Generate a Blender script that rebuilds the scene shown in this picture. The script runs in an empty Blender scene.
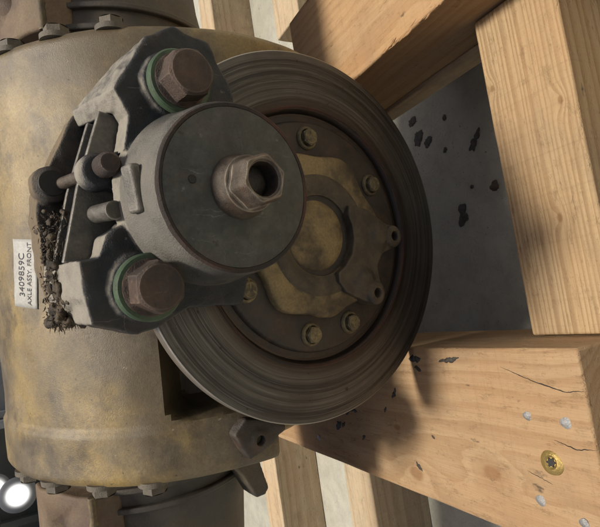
import bpy, bmesh, math, random
from math import sin, cos, pi, radians, sqrt, atan2
from mathutils import Vector, Matrix, noise

random.seed(7)
S = bpy.context.scene
COL = S.collection

# ------------------------------------------------------------------ camera
FLOOR = 0.55                                   # camera height above the floor
cam_right = Vector((0.98487, -0.14608, -0.09070))
cam_up = Vector((0.14717, 0.43910, 0.88630))
cam_fwd = Vector((0.08934, 0.88651, -0.45399))
cd = bpy.data.cameras.new('camera')
cam = bpy.data.objects.new('camera', cd)
COL.objects.link(cam)
cd.sensor_fit = 'HORIZONTAL'
cd.sensor_width = 36.0
cd.lens = 30.0
cd.clip_start = 0.01
cd.clip_end = 200.0
# phone held sideways: picture-right is world-down, picture-up is world-right
R3 = Matrix((-cam_up, cam_right, -cam_fwd)).transposed()
cam.matrix_world = Matrix.Translation((0, 0, FLOOR)) @ R3.to_4x4()
S.camera = cam

# ------------------------------------------------------------------ daylight
sun_vec = Vector((0.17, -0.06, 1.0)).normalized()     # towards the sun: nearly overhead
elev = math.asin(sun_vec.z)
azim = atan2(sun_vec.x, sun_vec.y)
W = bpy.data.worlds.new('World')
S.world = W
W.use_nodes = True
wn = W.node_tree
wn.nodes.clear()
sky = wn.nodes.new('ShaderNodeTexSky')
sky.sky_type = 'NISHITA'
sky.sun_disc = False
sky.sun_elevation = elev
sky.sun_rotation = azim
sky.dust_density = 6.0
sky.ozone_density = 0.3
sky.air_density = 0.7
bg = wn.nodes.new('ShaderNodeBackground')
bg.inputs['Strength'].default_value = 0.070
wo = wn.nodes.new('ShaderNodeOutputWorld')
wn.links.new(sky.outputs[0], bg.inputs[0])
wn.links.new(bg.outputs[0], wo.inputs[0])
sd = bpy.data.lights.new('sun', 'SUN')
sd.energy = 3.7
sd.angle = radians(9.0)
sd.color = (1.0, 0.93, 0.82)
sun = bpy.data.objects.new('sun', sd)
COL.objects.link(sun)
sun.rotation_euler = sun_vec.to_track_quat('Z', 'Y').to_euler()
S.view_settings.view_transform = 'Standard'
S.view_settings.look = 'None'
S.view_settings.exposure = 0.08
S.view_settings.gamma = 1.0
S.view_settings.use_curve_mapping = False

S.cycles.max_bounces = 6
S.cycles.diffuse_bounces = 3
S.cycles.glossy_bounces = 3
S.cycles.use_adaptive_sampling = True
S.cycles.adaptive_threshold = 0.02

# ------------------------------------------------------------------ node helper
class NT:
    def __init__(s, name):
        s.m = bpy.data.materials.new(name)
        s.m.use_nodes = True
        s.t = s.m.node_tree
        s.t.nodes.clear()
        s.out = s.t.nodes.new('ShaderNodeOutputMaterial')
        s.b = s.t.nodes.new('ShaderNodeBsdfPrincipled')
        s.t.links.new(s.b.outputs[0], s.out.inputs[0])
        s.tc = s.t.nodes.new('ShaderNodeTexCoord')
        s.P = s.tc.outputs['Object']
    def put(s, sock, v):
        if isinstance(v, bpy.types.NodeSocket):
            s.t.links.new(v, sock)
        elif isinstance(v, (tuple, list)) and len(v) == 3 and sock.type == 'RGBA':
            sock.default_value = (*v, 1)
        else:
            sock.default_value = v
    def math(s, op, a, b=0.0, c=0.0, clamp=False):
        n = s.t.nodes.new('ShaderNodeMath')
        n.operation = op
        n.use_clamp = clamp
        s.put(n.inputs[0], a); s.put(n.inputs[1], b); s.put(n.inputs[2], c)
        return n.outputs[0]
    def vmath(s, op, a, b=(0, 0, 0), out=0):
        n = s.t.nodes.new('ShaderNodeVectorMath')
        n.operation = op
        s.put(n.inputs[0], a)
        s.put(n.inputs[1], b)
        return n.outputs[out]
    def sep(s, v):
        n = s.t.nodes.new('ShaderNodeSeparateXYZ')
        s.put(n.inputs[0], v)
        return n.outputs
    def comb(s, x, y, z):
        n = s.t.nodes.new('ShaderNodeCombineXYZ')
        s.put(n.inputs[0], x); s.put(n.inputs[1], y); s.put(n.inputs[2], z)
        return n.outputs[0]
    def noise(s, v, scale, detail=4.0, rough=0.55, dist=0.0):
        n = s.t.nodes.new('ShaderNodeTexNoise')
        s.put(n.inputs['Vector'], v)
        n.inputs['Scale'].default_value = scale
        n.inputs['Detail'].default_value = detail
        n.inputs['Roughness'].default_value = rough
        n.inputs['Distortion'].default_value = dist
        return n.outputs[0]
    def vor(s, v, scale, feature='F1'):
        n = s.t.nodes.new('ShaderNodeTexVoronoi')
        n.feature = feature
        s.put(n.inputs['Vector'], v)
        n.inputs['Scale'].default_value = scale
        return n.outputs[0]
    def rng(s, v, a, b, c=0.0, d=1.0, smooth=False):
        n = s.t.nodes.new('ShaderNodeMapRange')
        n.interpolation_type = 'SMOOTHSTEP' if smooth else 'LINEAR'
        s.put(n.inputs[0], v)
        for i, x in enumerate((a, b, c, d)):
            s.put(n.inputs[i + 1], x)
        return n.outputs[0]
    def mix(s, f, a, b, mode='MIX'):
        n = s.t.nodes.new('ShaderNodeMix')
        n.data_type = 'RGBA'
        n.blend_type = mode
        s.put(n.inputs[0], f); s.put(n.inputs[6], a); s.put(n.inputs[7], b)
        return n.outputs[2]
    def bump(s, h, strength, dist=0.001, normal=None):
        n = s.t.nodes.new('ShaderNodeBump')
        n.inputs['Strength'].default_value = strength
        n.inputs['Distance'].default_value = dist
        s.put(n.inputs['Height'], h)
        if normal is not None:
            s.put(n.inputs['Normal'], normal)
        return n.outputs[0]
    def edge(s, r=0.0015):
        """1 on convex edges (chipped), 0 elsewhere"""
        g = s.t.nodes.new('ShaderNodeNewGeometry')
        bv = s.t.nodes.new('ShaderNodeBevel')
        bv.samples = 2
        bv.inputs['Radius'].default_value = r
        d = s.vmath('DOT_PRODUCT', g.outputs['Normal'], bv.outputs[0], out=1)
        return s.rng(d, 0.97, 0.80)
    def done(s, col=None, rough=None, metal=None, normal=None, spec=None):
        for k, v in (('Base Color', col), ('Roughness', rough), ('Metallic', metal), ('Normal', normal), ('Specular IOR Level', spec)):
            if v is not None:
                s.put(s.b.inputs[k], v)
        return s.m

# ------------------------------------------------------------------ materials
def wood(name, light, dark, pith, freq, knots=(), ring_amt=0.7, wobble=0.004, dirt=0.25, pale=0.0):
    m = NT(name)
    P = m.P
    X, Y, Z = m.sep(P)
    low = m.noise(m.vmath('MULTIPLY', P, (2.2, 7, 7)), 1.0, 3.0)
    mid = m.noise(m.vmath('MULTIPLY', P, (7, 60, 60)), 1.0, 3.0)
    dy = m.math('SUBTRACT', Y, pith[0]); dz = m.math('SUBTRACT', Z, pith[1])
    rr = m.math('SQRT', m.math('ADD', m.math('MULTIPLY', dy, dy), m.math('MULTIPLY', dz, dz)))
    rr = m.math('ADD', rr, m.math('MULTIPLY', m.math('SUBTRACT', low, 0.5), wobble * 4))
    rr = m.math('ADD', rr, m.math('MULTIPLY', m.math('SUBTRACT', mid, 0.5), wobble * 0.6 + 0.001))
    core = None
    for (kx, ky, kz, ks) in knots:
        d = m.vmath('MULTIPLY', m.vmath('SUBTRACT', P, (kx, ky, kz)), (0.62, 1, 1))
        d = m.vmath('LENGTH', d, out=1)
        d = m.math('ADD', d, m.math('MULTIPLY', m.math('SUBTRACT', low, .5), ks * .5))
        g = m.math('POWER', 2.718, m.math('MULTIPLY', m.math('MULTIPLY', d, d), -1.0 / (ks * ks * 5)))
        rr = m.math('ADD', rr, m.math('MULTIPLY', g, ks * 1.9))
        c = m.rng(d, ks * 0.45, ks * 1.05, 1.0, 0.0, smooth=True)
        core = c if core is None else m.math('MAXIMUM', core, c)
    rr = m.math('ADD', rr, m.math('MULTIPLY', m.noise(m.comb(rr, 0.0, 0.0), 70, 3, 0.6), 0.016))
    fr = m.math('FRACT', m.math('MULTIPLY', rr, freq))
    late = m.math('MULTIPLY', m.rng(fr, 0.25, 0.86, 0, 1, True), m.rng(fr, 0.88, 1.0, 1, 0, True))
    vary = m.noise(m.vmath('MULTIPLY', P, (3, 25, 25)), 1.0, 2.0)
    late = m.math('MULTIPLY', late, m.rng(vary, 0.3, 0.7, ring_amt * 0.55, ring_amt))
    col = m.mix(late, light, dark)
    fib = m.noise(m.vmath('MULTIPLY', P, (28, 900, 900)), 1.0, 3.0, 0.7)
    col = m.mix(0.7, col, m.mix(fib, (0.58, 0.57, 0.56), (1.32, 1.29, 1.25)), 'MULTIPLY')
    streak = m.noise(m.vmath('ADD', m.vmath('MULTIPLY', P, (6, 210, 210)), (2, 5, 1)), 1.0, 4.0, 0.6)
    col = m.mix(m.rng(streak, 0.5, 0.75, 0, 0.4), col, dark)
    speck = m.noise(P, 520, 2.0)
    col = m.mix(m.rng(speck, 0.62, 0.74, 0, 0.3), col, tuple(c * 0.45 for c in dark))
    warm = m.noise(m.vmath('MULTIPLY', P, (5, 12, 12)), 1.0, 4.0)
    col = m.mix(m.rng(warm, 0.4, 0.7, 0, 0.45), col, (light[0] * 0.95, light[1] * 0.74, light[2] * 0.58))
    grey = m.noise(m.vmath('ADD', m.vmath('MULTIPLY', P, (9, 16, 16)), (3.1, 0, 0)), 1.0, 5.0, 0.65)
    col = m.mix(m.rng(grey, 0.52, 0.78, 0, dirt), col, (0.13, 0.105, 0.08))
    smudge = m.noise(m.vmath('ADD', m.vmath('MULTIPLY', P, (34, 70, 70)), (9.1, 4, 0)), 1.0, 4.0, 0.6)
    col = m.mix(m.rng(smudge, 0.68, 0.75, 0, 0.75), col, (0.035, 0.03, 0.026))
    if core is not None:
        col = m.mix(m.math('MULTIPLY', core, 0.6), col, (dark[0] * 0.72, dark[1] * 0.56, dark[2] * 0.42))
    saw = m.noise(m.vmath('MULTIPLY', P, (330, 5, 5)), 1.0, 2.0)      # saw marks across the grain
    col = m.mix(m.rng(saw, 0.55, 0.75, 0, 0.14), col, tuple(c * 0.6 for c in dark))
    dent = m.noise(m.vmath('MULTIPLY', P, (60, 130, 130)), 1.0, 4.0, 0.7)
    col = m.mix(m.rng(dent, 0.60, 0.70, 0, 0.35), col, tuple(c * 0.55 for c in dark))
    h = m.math('ADD', m.math('MULTIPLY', fib, 0.6), m.math('MULTIPLY', late, -0.25))
    h = m.math('ADD', h, m.math('ADD', m.math('MULTIPLY', saw, 0.8), m.math('MULTIPLY', m.rng(dent, 0.55, 0.7), -1.2)))
    h = m.math('ADD', h, m.math('MULTIPLY', m.noise(P, 160, 4), 0.5))
    return m.done(col, 0.78, 0, m.bump(h, 0.55, 0.0012), 0.25)

M = {}
M['wood_cross'] = wood('straight grained pine', (0.43, 0.31, 0.175), (0.24, 0.145, 0.07), (-0.30, -0.10), 230,
                       [(0.079, 0.033, 0.044, .0026), (0.041, -0.027, 0.044, .003), (-0.05, -0.007, 0.044, .003)], 0.8, 0.0016, 0.35)
M['wood_skid'] = wood('knotty fir', (0.405, 0.28, 0.16), (0.27, 0.16, 0.08), (0.035, -0.02), 105,
                      [(-0.191, 0.054, 0.06, .008), (-0.296, 0.03, 0.06, .007), (-0.17, 0.01, 0.06, .004)], 0.55, 0.013, 0.3)
M['wood_block'] = wood('orange tan fir', (0.44, 0.30, 0.165), (0.31, 0.185, 0.088), (0.05, -0.01), 90,
                       [(0.052, 0.036, 0.06, .004), (0.085, 0.005, 0.06, .003)], 0.6, 0.010, 0.25)  # lighter, more orange fir of the short block
M['wood_old'] = wood('weathered sleeper wood', (0.50, 0.41, 0.28), (0.33, 0.24, 0.15), (0.0, -0.02), 90, (), 0.7, 0.006, 0.6)

def cast_metal(name, base, alt, dust, rough=0.62, dust_amt=0.5, scale=9.0, wear=None, wear_amt=0.7, metal=0.0, bump=0.5, er=0.0018, rust=None, rust_amt=0.5, spec=0.5, lit_dust=None, lit_dust_amt=0.6, scratch=None):
    m = NT(name)
    P = m.P
    n1 = m.noise(P, scale, 6, 0.62)
    n2 = m.noise(m.vmath('ADD', P, (1.7, 0.3, 2.2)), scale * 3.1, 6, 0.65)
    n3 = m.noise(P, 420, 3, 0.6)
    col = m.mix(m.rng(n1, 0.38, 0.62, 0, 1, True), base, alt)
    col = m.mix(m.rng(n2, 0.42, 0.70, 0, dust_amt), col, dust)
    if rust is not None:
        n4 = m.noise(m.vmath('ADD', P, (5.2, 1.1, 0.4)), scale * 2.2, 7, 0.7)
        col = m.mix(m.rng(n4, 0.5, 0.66, 0, rust_amt), col, rust)
    col = m.mix(m.rng(n3, 0.35, 0.7, 0, 0.35), col, m.mix(0.5, base, (0.02, 0.02, 0.02)))
    if scratch is not None:                                     # fine scrapes in two directions, and chips
        for k, (a, b) in enumerate((((9, 40, 700), (2, 0, 0)), ((500, 60, 14), (0, 4, 1)))):
            q = m.noise(m.vmath('ADD', m.vmath('MULTIPLY', m.vmath('ADD', P, m.vmath('MULTIPLY', m.comb(n1, n2, n1), (.02, .02, .02))), a), b), 1.0, 2.0, 0.5)
            col = m.mix(m.math('MULTIPLY', m.rng(q, 0.69, 0.75, 0, 0.7), m.rng(n1, .42, .6)), col, scratch)
        q = m.noise(m.vmath('ADD', P, (3, 3, 3)), 130, 5, 0.6)
        col = m.mix(m.rng(q, 0.68, 0.72, 0, 0.6), col, scratch)
        col = m.mix(m.rng(q, 0.34, 0.29, 0, 0.7), col, (0.02, 0.017, 0.014))
    if lit_dust is not None:                                      # dust on upward faces, paled to paint sunlight into the colour
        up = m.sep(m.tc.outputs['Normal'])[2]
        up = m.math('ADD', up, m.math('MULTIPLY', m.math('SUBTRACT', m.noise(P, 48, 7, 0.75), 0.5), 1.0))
        col = m.mix(m.rng(up, 0.40, 1.05, 0, lit_dust_amt, True), col, lit_dust)
    r = m.rng(n2, 0.3, 0.7, rough - 0.12, rough + 0.14)
    if wear is not None:
        e = m.math('MULTIPLY', m.edge(er), m.rng(m.noise(P, 75, 4), 0.35, 0.6, 0.15, wear_amt))
        col = m.mix(e, col, wear)
    h = m.math('ADD', m.math('MULTIPLY', m.noise(P, 900, 4, 0.7), 0.7), m.math('MULTIPLY', m.noise(P, 150, 6, 0.75), 0.5))
    h = m.math('ADD', h, m.math('MULTIPLY', n2, 0.6))
    return m.done(col, r, metal, m.bump(h, bump, 0.0016), spec)

M['housing'] = cast_metal('dusty olive cast iron', (0.125, 0.096, 0.055), (0.33, 0.232, 0.082), (0.20, 0.168, 0.118), 0.46, 0.5, 7.0,
                          bump=0.30, rust=(0.040, 0.030, 0.023), rust_amt=0.75, scratch=(0.30, 0.25, 0.17))
M['tube'] = cast_metal('grey green axle tube paint', (0.050, 0.046, 0.040), (0.095, 0.072, 0.042), (0.17, 0.14, 0.10), 0.55, 0.4, 8.0)
M['bracket'] = cast_metal('rusty tan bracket steel', (0.10, 0.060, 0.042), (0.17, 0.115, 0.066), (0.24, 0.19, 0.12), 0.65, 0.5, 14)
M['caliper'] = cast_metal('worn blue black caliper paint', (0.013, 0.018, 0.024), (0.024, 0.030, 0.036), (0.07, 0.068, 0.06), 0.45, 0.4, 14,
                          wear=(0.30, 0.27, 0.22), wear_amt=0.9, er=0.0016, bump=0.8, lit_dust=(0.38, 0.345, 0.28), lit_dust_amt=0.85, scratch=(0.20, 0.185, 0.16), rust=(0.075, 0.05, 0.035), rust_amt=0.5)
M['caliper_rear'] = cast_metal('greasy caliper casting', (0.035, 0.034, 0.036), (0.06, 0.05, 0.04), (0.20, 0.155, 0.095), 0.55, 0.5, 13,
                               wear=(0.36, 0.28, 0.16), wear_amt=0.9, bump=0.9, lit_dust=(0.26, 0.19, 0.10), lit_dust_amt=0.7)
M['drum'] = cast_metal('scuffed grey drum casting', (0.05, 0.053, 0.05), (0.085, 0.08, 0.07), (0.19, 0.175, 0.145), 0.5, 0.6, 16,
                       wear=(0.35, 0.31, 0.25), wear_amt=0.8, rust=(0.10, 0.055, 0.035), rust_amt=.35, lit_dust=(0.27, 0.25, 0.21), lit_dust_amt=0.6, bump=0.9)
M['cover'] = cast_metal('dark green grey cover paint', (0.026, 0.030, 0.028), (0.050, 0.055, 0.048), (0.13, 0.13, 0.11), 0.44, 0.6, 26,
                        rust=(0.085, 0.055, 0.04), rust_amt=0.5, bump=0.5, scratch=(0.17, 0.17, 0.15))
M['rust_ring'] = cast_metal('reddish rusty rim', (0.030, 0.022, 0.018), (0.12, 0.046, 0.026), (0.04, 0.036, 0.032), 0.72, 0.8, 10, bump=1.0)
M['nut'] = cast_metal('rusted brown nut steel', (0.060, 0.045, 0.034), (0.105, 0.082, 0.060), (0.15, 0.125, 0.095), 0.5, 0.6, 30,
                      metal=0.25, wear=(0.46, 0.40, 0.31), wear_amt=1.0, er=0.0024, rust=(0.13, 0.065, 0.035), rust_amt=0.5)
M['bolt'] = cast_metal('dark rusty bolt steel', (0.058, 0.044, 0.037), (0.12, 0.078, 0.056), (0.045, 0.041, 0.039), 0.5, 0.6, 34,
                       metal=0.15, wear=(0.30, 0.22, 0.165), wear_amt=0.7, rust=(0.12, 0.065, 0.04), rust_amt=0.5, bump=0.9, scratch=(0.20, 0.15, 0.11))
M['flange_bolt'] = cast_metal('dusty olive flange bolt', (0.09, 0.076, 0.058), (0.13, 0.11, 0.08), (0.19, 0.165, 0.125), 0.6, 0.5, 28)
M['hub_bolt'] = cast_metal('dirty yellow zinc bolt', (0.12, 0.10, 0.062), (0.24, 0.195, 0.10), (0.05, 0.045, 0.036), 0.5, 0.7, 60,
                           metal=0.4, wear=(0.5, 0.43, 0.26), wear_amt=0.9, er=0.001)
M['green'] = cast_metal('pale green washer paint', (0.052, 0.095, 0.050), (0.075, 0.125, 0.068), (0.07, 0.072, 0.055), 0.55, 0.5, 22, bump=0.3)
M['hub'] = cast_metal('oily dark hub iron', (0.022, 0.019, 0.016), (0.040, 0.033, 0.026), (0.085, 0.068, 0.05), 0.48, 0.5, 24,
                      rust=(0.11, 0.055, 0.03), rust_amt=0.55, bump=0.5)
M['yoke'] = cast_metal('ochre stained yoke iron', (0.048, 0.039, 0.029), (0.082, 0.065, 0.043), (0.22, 0.165, 0.09), 0.5, 0.5, 22,
                       wear=(0.36, 0.29, 0.16), wear_amt=0.7)
M['ochre'] = cast_metal('ochre dust on iron', (0.060, 0.047, 0.030), (0.34, 0.25, 0.115), (0.28, 0.20, 0.09), 0.58, 0.5, 22,
                        wear=(0.46, 0.38, 0.23), wear_amt=0.8)
M['pad'] = cast_metal('bare pad backing steel', (0.10, 0.095, 0.085), (0.16, 0.15, 0.13), (0.3, 0.27, 0.22), 0.45, 0.5, 30, metal=0.3, wear=(0.7, 0.66, 0.58), wear_amt=1.0)
M['grease'] = cast_metal('caked grease and fibres', (0.035, 0.027, 0.020), (0.10, 0.072, 0.042), (0.22, 0.165, 0.10), 0.7, 0.6, 40, bump=1.0)
M['fibre'] = cast_metal('dry straw fibre', (0.17, 0.125, 0.07), (0.28, 0.21, 0.125), (0.10, 0.07, 0.045), 0.7, 0.6, 60)
M['hole'] = cast_metal('black oily bore', (0.012, 0.011, 0.010), (0.02, 0.017, 0.014), (0.03, 0.025, 0.02), 0.5, 0.4, 30)
M['nail'] = cast_metal('galvanised nail head', (0.34, 0.34, 0.335), (0.44, 0.44, 0.43), (0.2, 0.185, 0.16), 0.5, 0.6, 160, metal=0.6)
M['brass'] = cast_metal('yellow zinc screw', (0.36, 0.25, 0.075), (0.44, 0.32, 0.11), (0.2, 0.14, 0.06), 0.42, 0.5, 160, metal=0.6, bump=0.3)
M['oil'] = cast_metal('tarry oil residue', (0.030, 0.026, 0.021), (0.065, 0.056, 0.044), (0.12, 0.105, 0.085), 0.7, 0.6, 150, bump=0.5)
M['chip'] = cast_metal('dirty bark chip', (0.10, 0.075, 0.05), (0.17, 0.13, 0.085), (0.06, 0.05, 0.04), 0.8, 0.5, 60, bump=0.9)
M['rack'] = cast_metal('haze tinted rack steel', (0.15, 0.17, 0.20), (0.19, 0.21, 0.235), (0.24, 0.24, 0.24), 0.55, 0.4, 5)  # lens haze painted in as a blue-grey base colour
M['backing'] = cast_metal('dark shed sheeting', (0.11, 0.125, 0.15), (0.15, 0.165, 0.185), (0.2, 0.2, 0.2), 0.6, 0.4, 3)  # paled by painted haze like the shelving
M['bin'] = cast_metal('dark crate plastic', (0.07, 0.08, 0.095), (0.10, 0.11, 0.125), (0.16, 0.16, 0.16), 0.5, 0.4, 8)

def disc_material():
    m = NT('scored brake disc iron')
    X, Y, Z = m.sep(m.P)
    r = m.math('SQRT', m.math('ADD', m.math('MULTIPLY', X, X), m.math('MULTIPLY', Z, Z)))
    th = m.math('ARCTAN2', Z, X)
    wob = m.math('MULTIPLY', m.noise(m.P, 9, 2), 0.0022)
    rv = m.comb(m.math('ADD', r, wob), m.math('MULTIPLY', m.math('COSINE', th), 0.0016), m.math('MULTIPLY', m.math('SINE', th), 0.0016))
    fine = m.noise(rv, 900, 5, 0.75)
    band = m.noise(rv, 95, 3, 0.6)
    blot = m.noise(m.P, 17, 6, 0.65)
    col = m.mix(m.rng(band, 0.35, 0.65, 0, 1, True), (0.040, 0.040, 0.040), (0.118, 0.114, 0.108))
    col = m.mix(m.rng(fine, 0.5, 0.72, 0, 0.7), col, (0.24, 0.232, 0.22))
    col = m.mix(m.rng(blot, 0.48, 0.72, 0, 0.4), col, (0.075, 0.056, 0.044))
    inner = m.rng(m.math('ADD', r, m.math('MULTIPLY', m.math('SUBTRACT', blot, .5), 0.02)), 0.146, 0.128, 0, 1, True)
    col = m.mix(m.math('MULTIPLY', inner, 0.75), col, (0.05, 0.036, 0.028))
    spot = m.noise(m.P, 130, 3, 0.6)
    col = m.mix(m.rng(spot, 0.66, 0.72, 0, 0.7), col, (0.03, 0.024, 0.02))
    rim = m.rng(r, 0.1822, 0.1828)                     # machined bare rim
    col = m.mix(rim, col, (0.40, 0.36, 0.30))
    tg = m.t.nodes.new('ShaderNodeTangent')
    tg.direction_type = 'RADIAL'
    tg.axis = 'Y'
    m.put(m.b.inputs['Tangent'], tg.outputs[0])
    m.b.inputs['Anisotropic'].default_value = 0.75
    h = m.math('ADD', fine, m.math('MULTIPLY', band, 1.5))
    return m.done(col, m.rng(blot, 0.3, 0.7, 0.32, 0.5), 0.8, m.bump(h, 0.35, 0.0008), 0.5)
M['disc'] = disc_material()

def concrete():
    m = NT('pale concrete')
    P = m.P
    a = m.noise(P, 3.0, 6, 0.6); b = m.noise(P, 26, 6, 0.7); c = m.noise(P, 190, 4, 0.65)
    col = m.mix(m.rng(a, 0.35, 0.65), (0.345, 0.335, 0.27), (0.46, 0.45, 0.38))
    col = m.mix(m.rng(b, 0.42, 0.72, 0, 0.55), col, (0.25, 0.235, 0.205))
    col = m.mix(m.rng(c, 0.6, 0.72, 0, 0.45), col, (0.16, 0.145, 0.12))
    d = m.noise(m.vmath('ADD', P, (7, 2, 0)), 60, 3, 0.5)
    col = m.mix(m.rng(d, 0.72, 0.76, 0, 0.8), col, (0.06, 0.055, 0.045))
    h = m.math('ADD', m.math('MULTIPLY', b, 1.0), c)
    return m.done(col, 0.85, 0, m.bump(h, 0.6, 0.003), 0.3)
M['concrete'] = concrete()

def plain(name, col, rough=0.5, emit=0.0):
    m = NT(name)
    if emit:
        m.put(m.b.inputs['Emission Color'], col)
        m.b.inputs['Emission Strength'].default_value = emit
    n = m.noise(m.P, 60, 5)
    return m.done(m.mix(m.rng(n, 0.35, 0.7, 0, 0.35), col, tuple(c * 0.72 for c in col)), rough)
M['paper'] = cast_metal('soiled white sticker paper', (0.42, 0.42, 0.39), (0.47, 0.465, 0.43), (0.30, 0.27, 0.21), 0.6, 0.5, 28, bump=0.2)
M['ink'] = plain('black ink', (0.03, 0.03, 0.035), 0.6)
def lens():
    m = NT('glare lamp lens')
    x, y, z = m.sep(m.P)
    d = m.math('SQRT', m.math('ADD', m.math('MULTIPLY', x, x), m.math('MULTIPLY', z, z)))
    g = m.math('POWER', m.rng(d, 0.0, 0.082, 1.0, 0.0, True), 2.6)  # glow fades outward to imitate a soft glare spot
    m.put(m.b.inputs['Emission Color'], (1.0, 0.98, 0.95))
    m.put(m.b.inputs['Emission Strength'], m.math('MULTIPLY', g, 12.0))
    return m.done((0.12, 0.13, 0.15), 0.5)
M['lamp_glare'] = lens()

# ------------------------------------------------------------------ mesh helpers
def finish(name, bm, mat, parent=None, smooth=35, bevel=0.0, seg=2, keep=None):
    bmesh.ops.remove_doubles(bm, verts=bm.verts, dist=1e-6)
    bmesh.ops.recalc_face_normals(bm, faces=bm.faces)
    me = bpy.data.meshes.new(name)
    bm.to_mesh(me)
    bm.free()
    for p in me.polygons:
        p.use_smooth = True
    me.set_sharp_from_angle(angle=radians(smooth))
    me.materials.append(mat)
    o = bpy.data.objects.new(name, me)
    COL.objects.link(o)
    if parent:
        o.parent = parent
    if bevel:
        b = o.modifiers.new('bevel', 'BEVEL')
        b.width = bevel
        b.segments = seg
        b.limit_method = 'ANGLE'
        b.angle_limit = radians(38)
    return o

def cast(o, voxel=0.0016, smooth_iter=4, amp=0.0):
    """blend overlapping solids into one rounded casting"""
    r = o.modifiers.new('remesh', 'REMESH')
    r.mode = 'VOXEL'
    r.voxel_size = voxel
    r.use_smooth_shade = True
    s = o.modifiers.new('smooth', 'SMOOTH')
    s.iterations = smooth_iter
    s.factor = 0.5
    if amp:
        t = bpy.data.textures.new('lumps', 'CLOUDS')
        t.noise_scale = 0.018 if amp < 0.004 else 0.005
        d = o.modifiers.new('lumps', 'DISPLACE')
        d.texture = t
        d.strength = amp
        d.texture_coords = 'LOCAL'
    return o

def bake(o):
    bpy.context.view_layer.update()
    me = bpy.data.meshes.new_from_object(o.evaluated_get(bpy.context.evaluated_depsgraph_get()))
    o.modifiers.clear()
    o.data = me
    return o

def drill(o, bm_cutter):
    """cut a bore into o"""
    c = finish('cutter', bm_cutter, M['hole'], o.parent)
    b = o.modifiers.new('bore', 'BOOLEAN')
    b.operation = 'DIFFERENCE'
    b.solver = 'EXACT'
    b.object = c
    bake(o)
    bpy.data.objects.remove(c)
    return o

def prism(bm, pts, y0, y1, top=1.0):
    """outline in local x,z extruded along y"""
    cx = sum(p[0] for p in pts) / len(pts); cz = sum(p[1] for p in pts) / len(pts)
    a = [bm.verts.new((x, y1, z)) for x, z in pts]
    b = [bm.verts.new((cx + (x - cx) * top, y0, cz + (z - cz) * top)) for x, z in pts]
    n = len(pts)
    bm.faces.new(a)
    bm.faces.new(b[::-1])
    for i in range(n):
        j = (i + 1) % n
        bm.faces.new((a[i], b[i], b[j], a[j]))
    return bm

def loft(bm, front, back, y0, y1):
    a = [bm.verts.new((x, y0, z)) for x, z in front]
    b = [bm.verts.new((x, y1, z)) for x, z in back]
    n = len(a)
    bm.faces.new(a); bm.faces.new(b[::-1])
    for i in range(n):
        j = (i + 1) % n
        bm.faces.new((a[i], a[j], b[j], b[i]))
    return bm

def lathe_y(bm, prof, cx=0, cz=0, seg=64, rfun=None):
    """prof = [(r, y)...] around the local y axis; r = 0 closes the end"""
    rings = []
    for r, y in prof:
        if r <= 1e-7:
            rings.append([bm.verts.new((cx, y, cz))])
        else:
            ring = []
            for i in range(seg):
                t = 2 * pi * i / seg
                q = r * (rfun(t, r) if rfun else 1)
                ring.append(bm.verts.new((cx + q * cos(t), y, cz + q * sin(t))))
            rings.append(ring)
    for a, b in zip(rings, rings[1:]):
        for i in range(seg):
            j = (i + 1) % seg
            if len(a) == 1 and len(b) == 1:
                continue
            if len(a) == 1:
                bm.faces.new((a[0], b[i], b[j]))
            elif len(b) == 1:
                bm.faces.new((a[i], b[0], a[j]))
            else:
                bm.faces.new((a[i], b[i], b[j], a[j]))
    return bm

def hexa(t, r, n=6):
    k = pi / n
    u = (t % (2 * k)) - k
    return cos(k) / cos(u)

def move(bm, mat):
    bmesh.ops.transform(bm, matrix=mat, verts=bm.verts)
    return bm

def box(bm, lo, hi):
    v = [bm.verts.new((x, y, z)) for x in (lo[0], hi[0]) for y in (lo[1], hi[1]) for z in (lo[2], hi[2])]
    for f in ((0, 1, 3, 2), (4, 6, 7, 5), (0, 4, 5, 1), (2, 3, 7, 6), (0, 2, 6, 4), (1, 5, 7, 3)):
        bm.faces.new([v[i] for i in f])
    return bm

def tube(bm, pts, rads, seg=8):
    pts = [Vector(p) for p in pts]
    rings = []
    for i, p in enumerate(pts):
        d = (pts[min(i + 1, len(pts) - 1)] - pts[max(i - 1, 0)]).normalized()
        a = d.orthogonal().normalized()
        b = d.cross(a)
        rings.append([bm.verts.new(p + (a * cos(2 * pi * k / seg) + b * sin(2 * pi * k / seg)) * rads[i]) for k in range(seg)])
    for a, b in zip(rings, rings[1:]):
        for k in range(seg):
            j = (k + 1) % seg
            bm.faces.new((a[k], a[j], b[j], b[k]))
    bm.faces.new(rings[0][::-1])
    bm.faces.new(rings[-1])
    return bm

def tag(o, label, cat=None, group=None, kind=None):
    if label: o['label'] = label
    if cat: o['category'] = cat
    if group: o['group'] = group
    if kind: o['kind'] = kind
    return o

def empty(name, mat, label, cat):
    o = bpy.data.objects.new(name, None)
    o.empty_display_size = 0.05
    COL.objects.link(o)
    o.matrix_world = mat
    return tag(o, label, cat)

NB = lambda: bmesh.new()

# ------------------------------------------------------------------ floor
bm = NB()
box(bm, (-30, -30, -0.1), (30, 30, 0))
fl = finish('floor', bm, M['concrete'])
tag(fl, None, kind='structure')

# ------------------------------------------------------------------ wooden pallet
pallet = empty('wooden_pallet', Matrix.Translation((0.09, 0.6, 0)), 'rough pine and fir pallet of thick beams carrying the axle', 'pallet')

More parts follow.
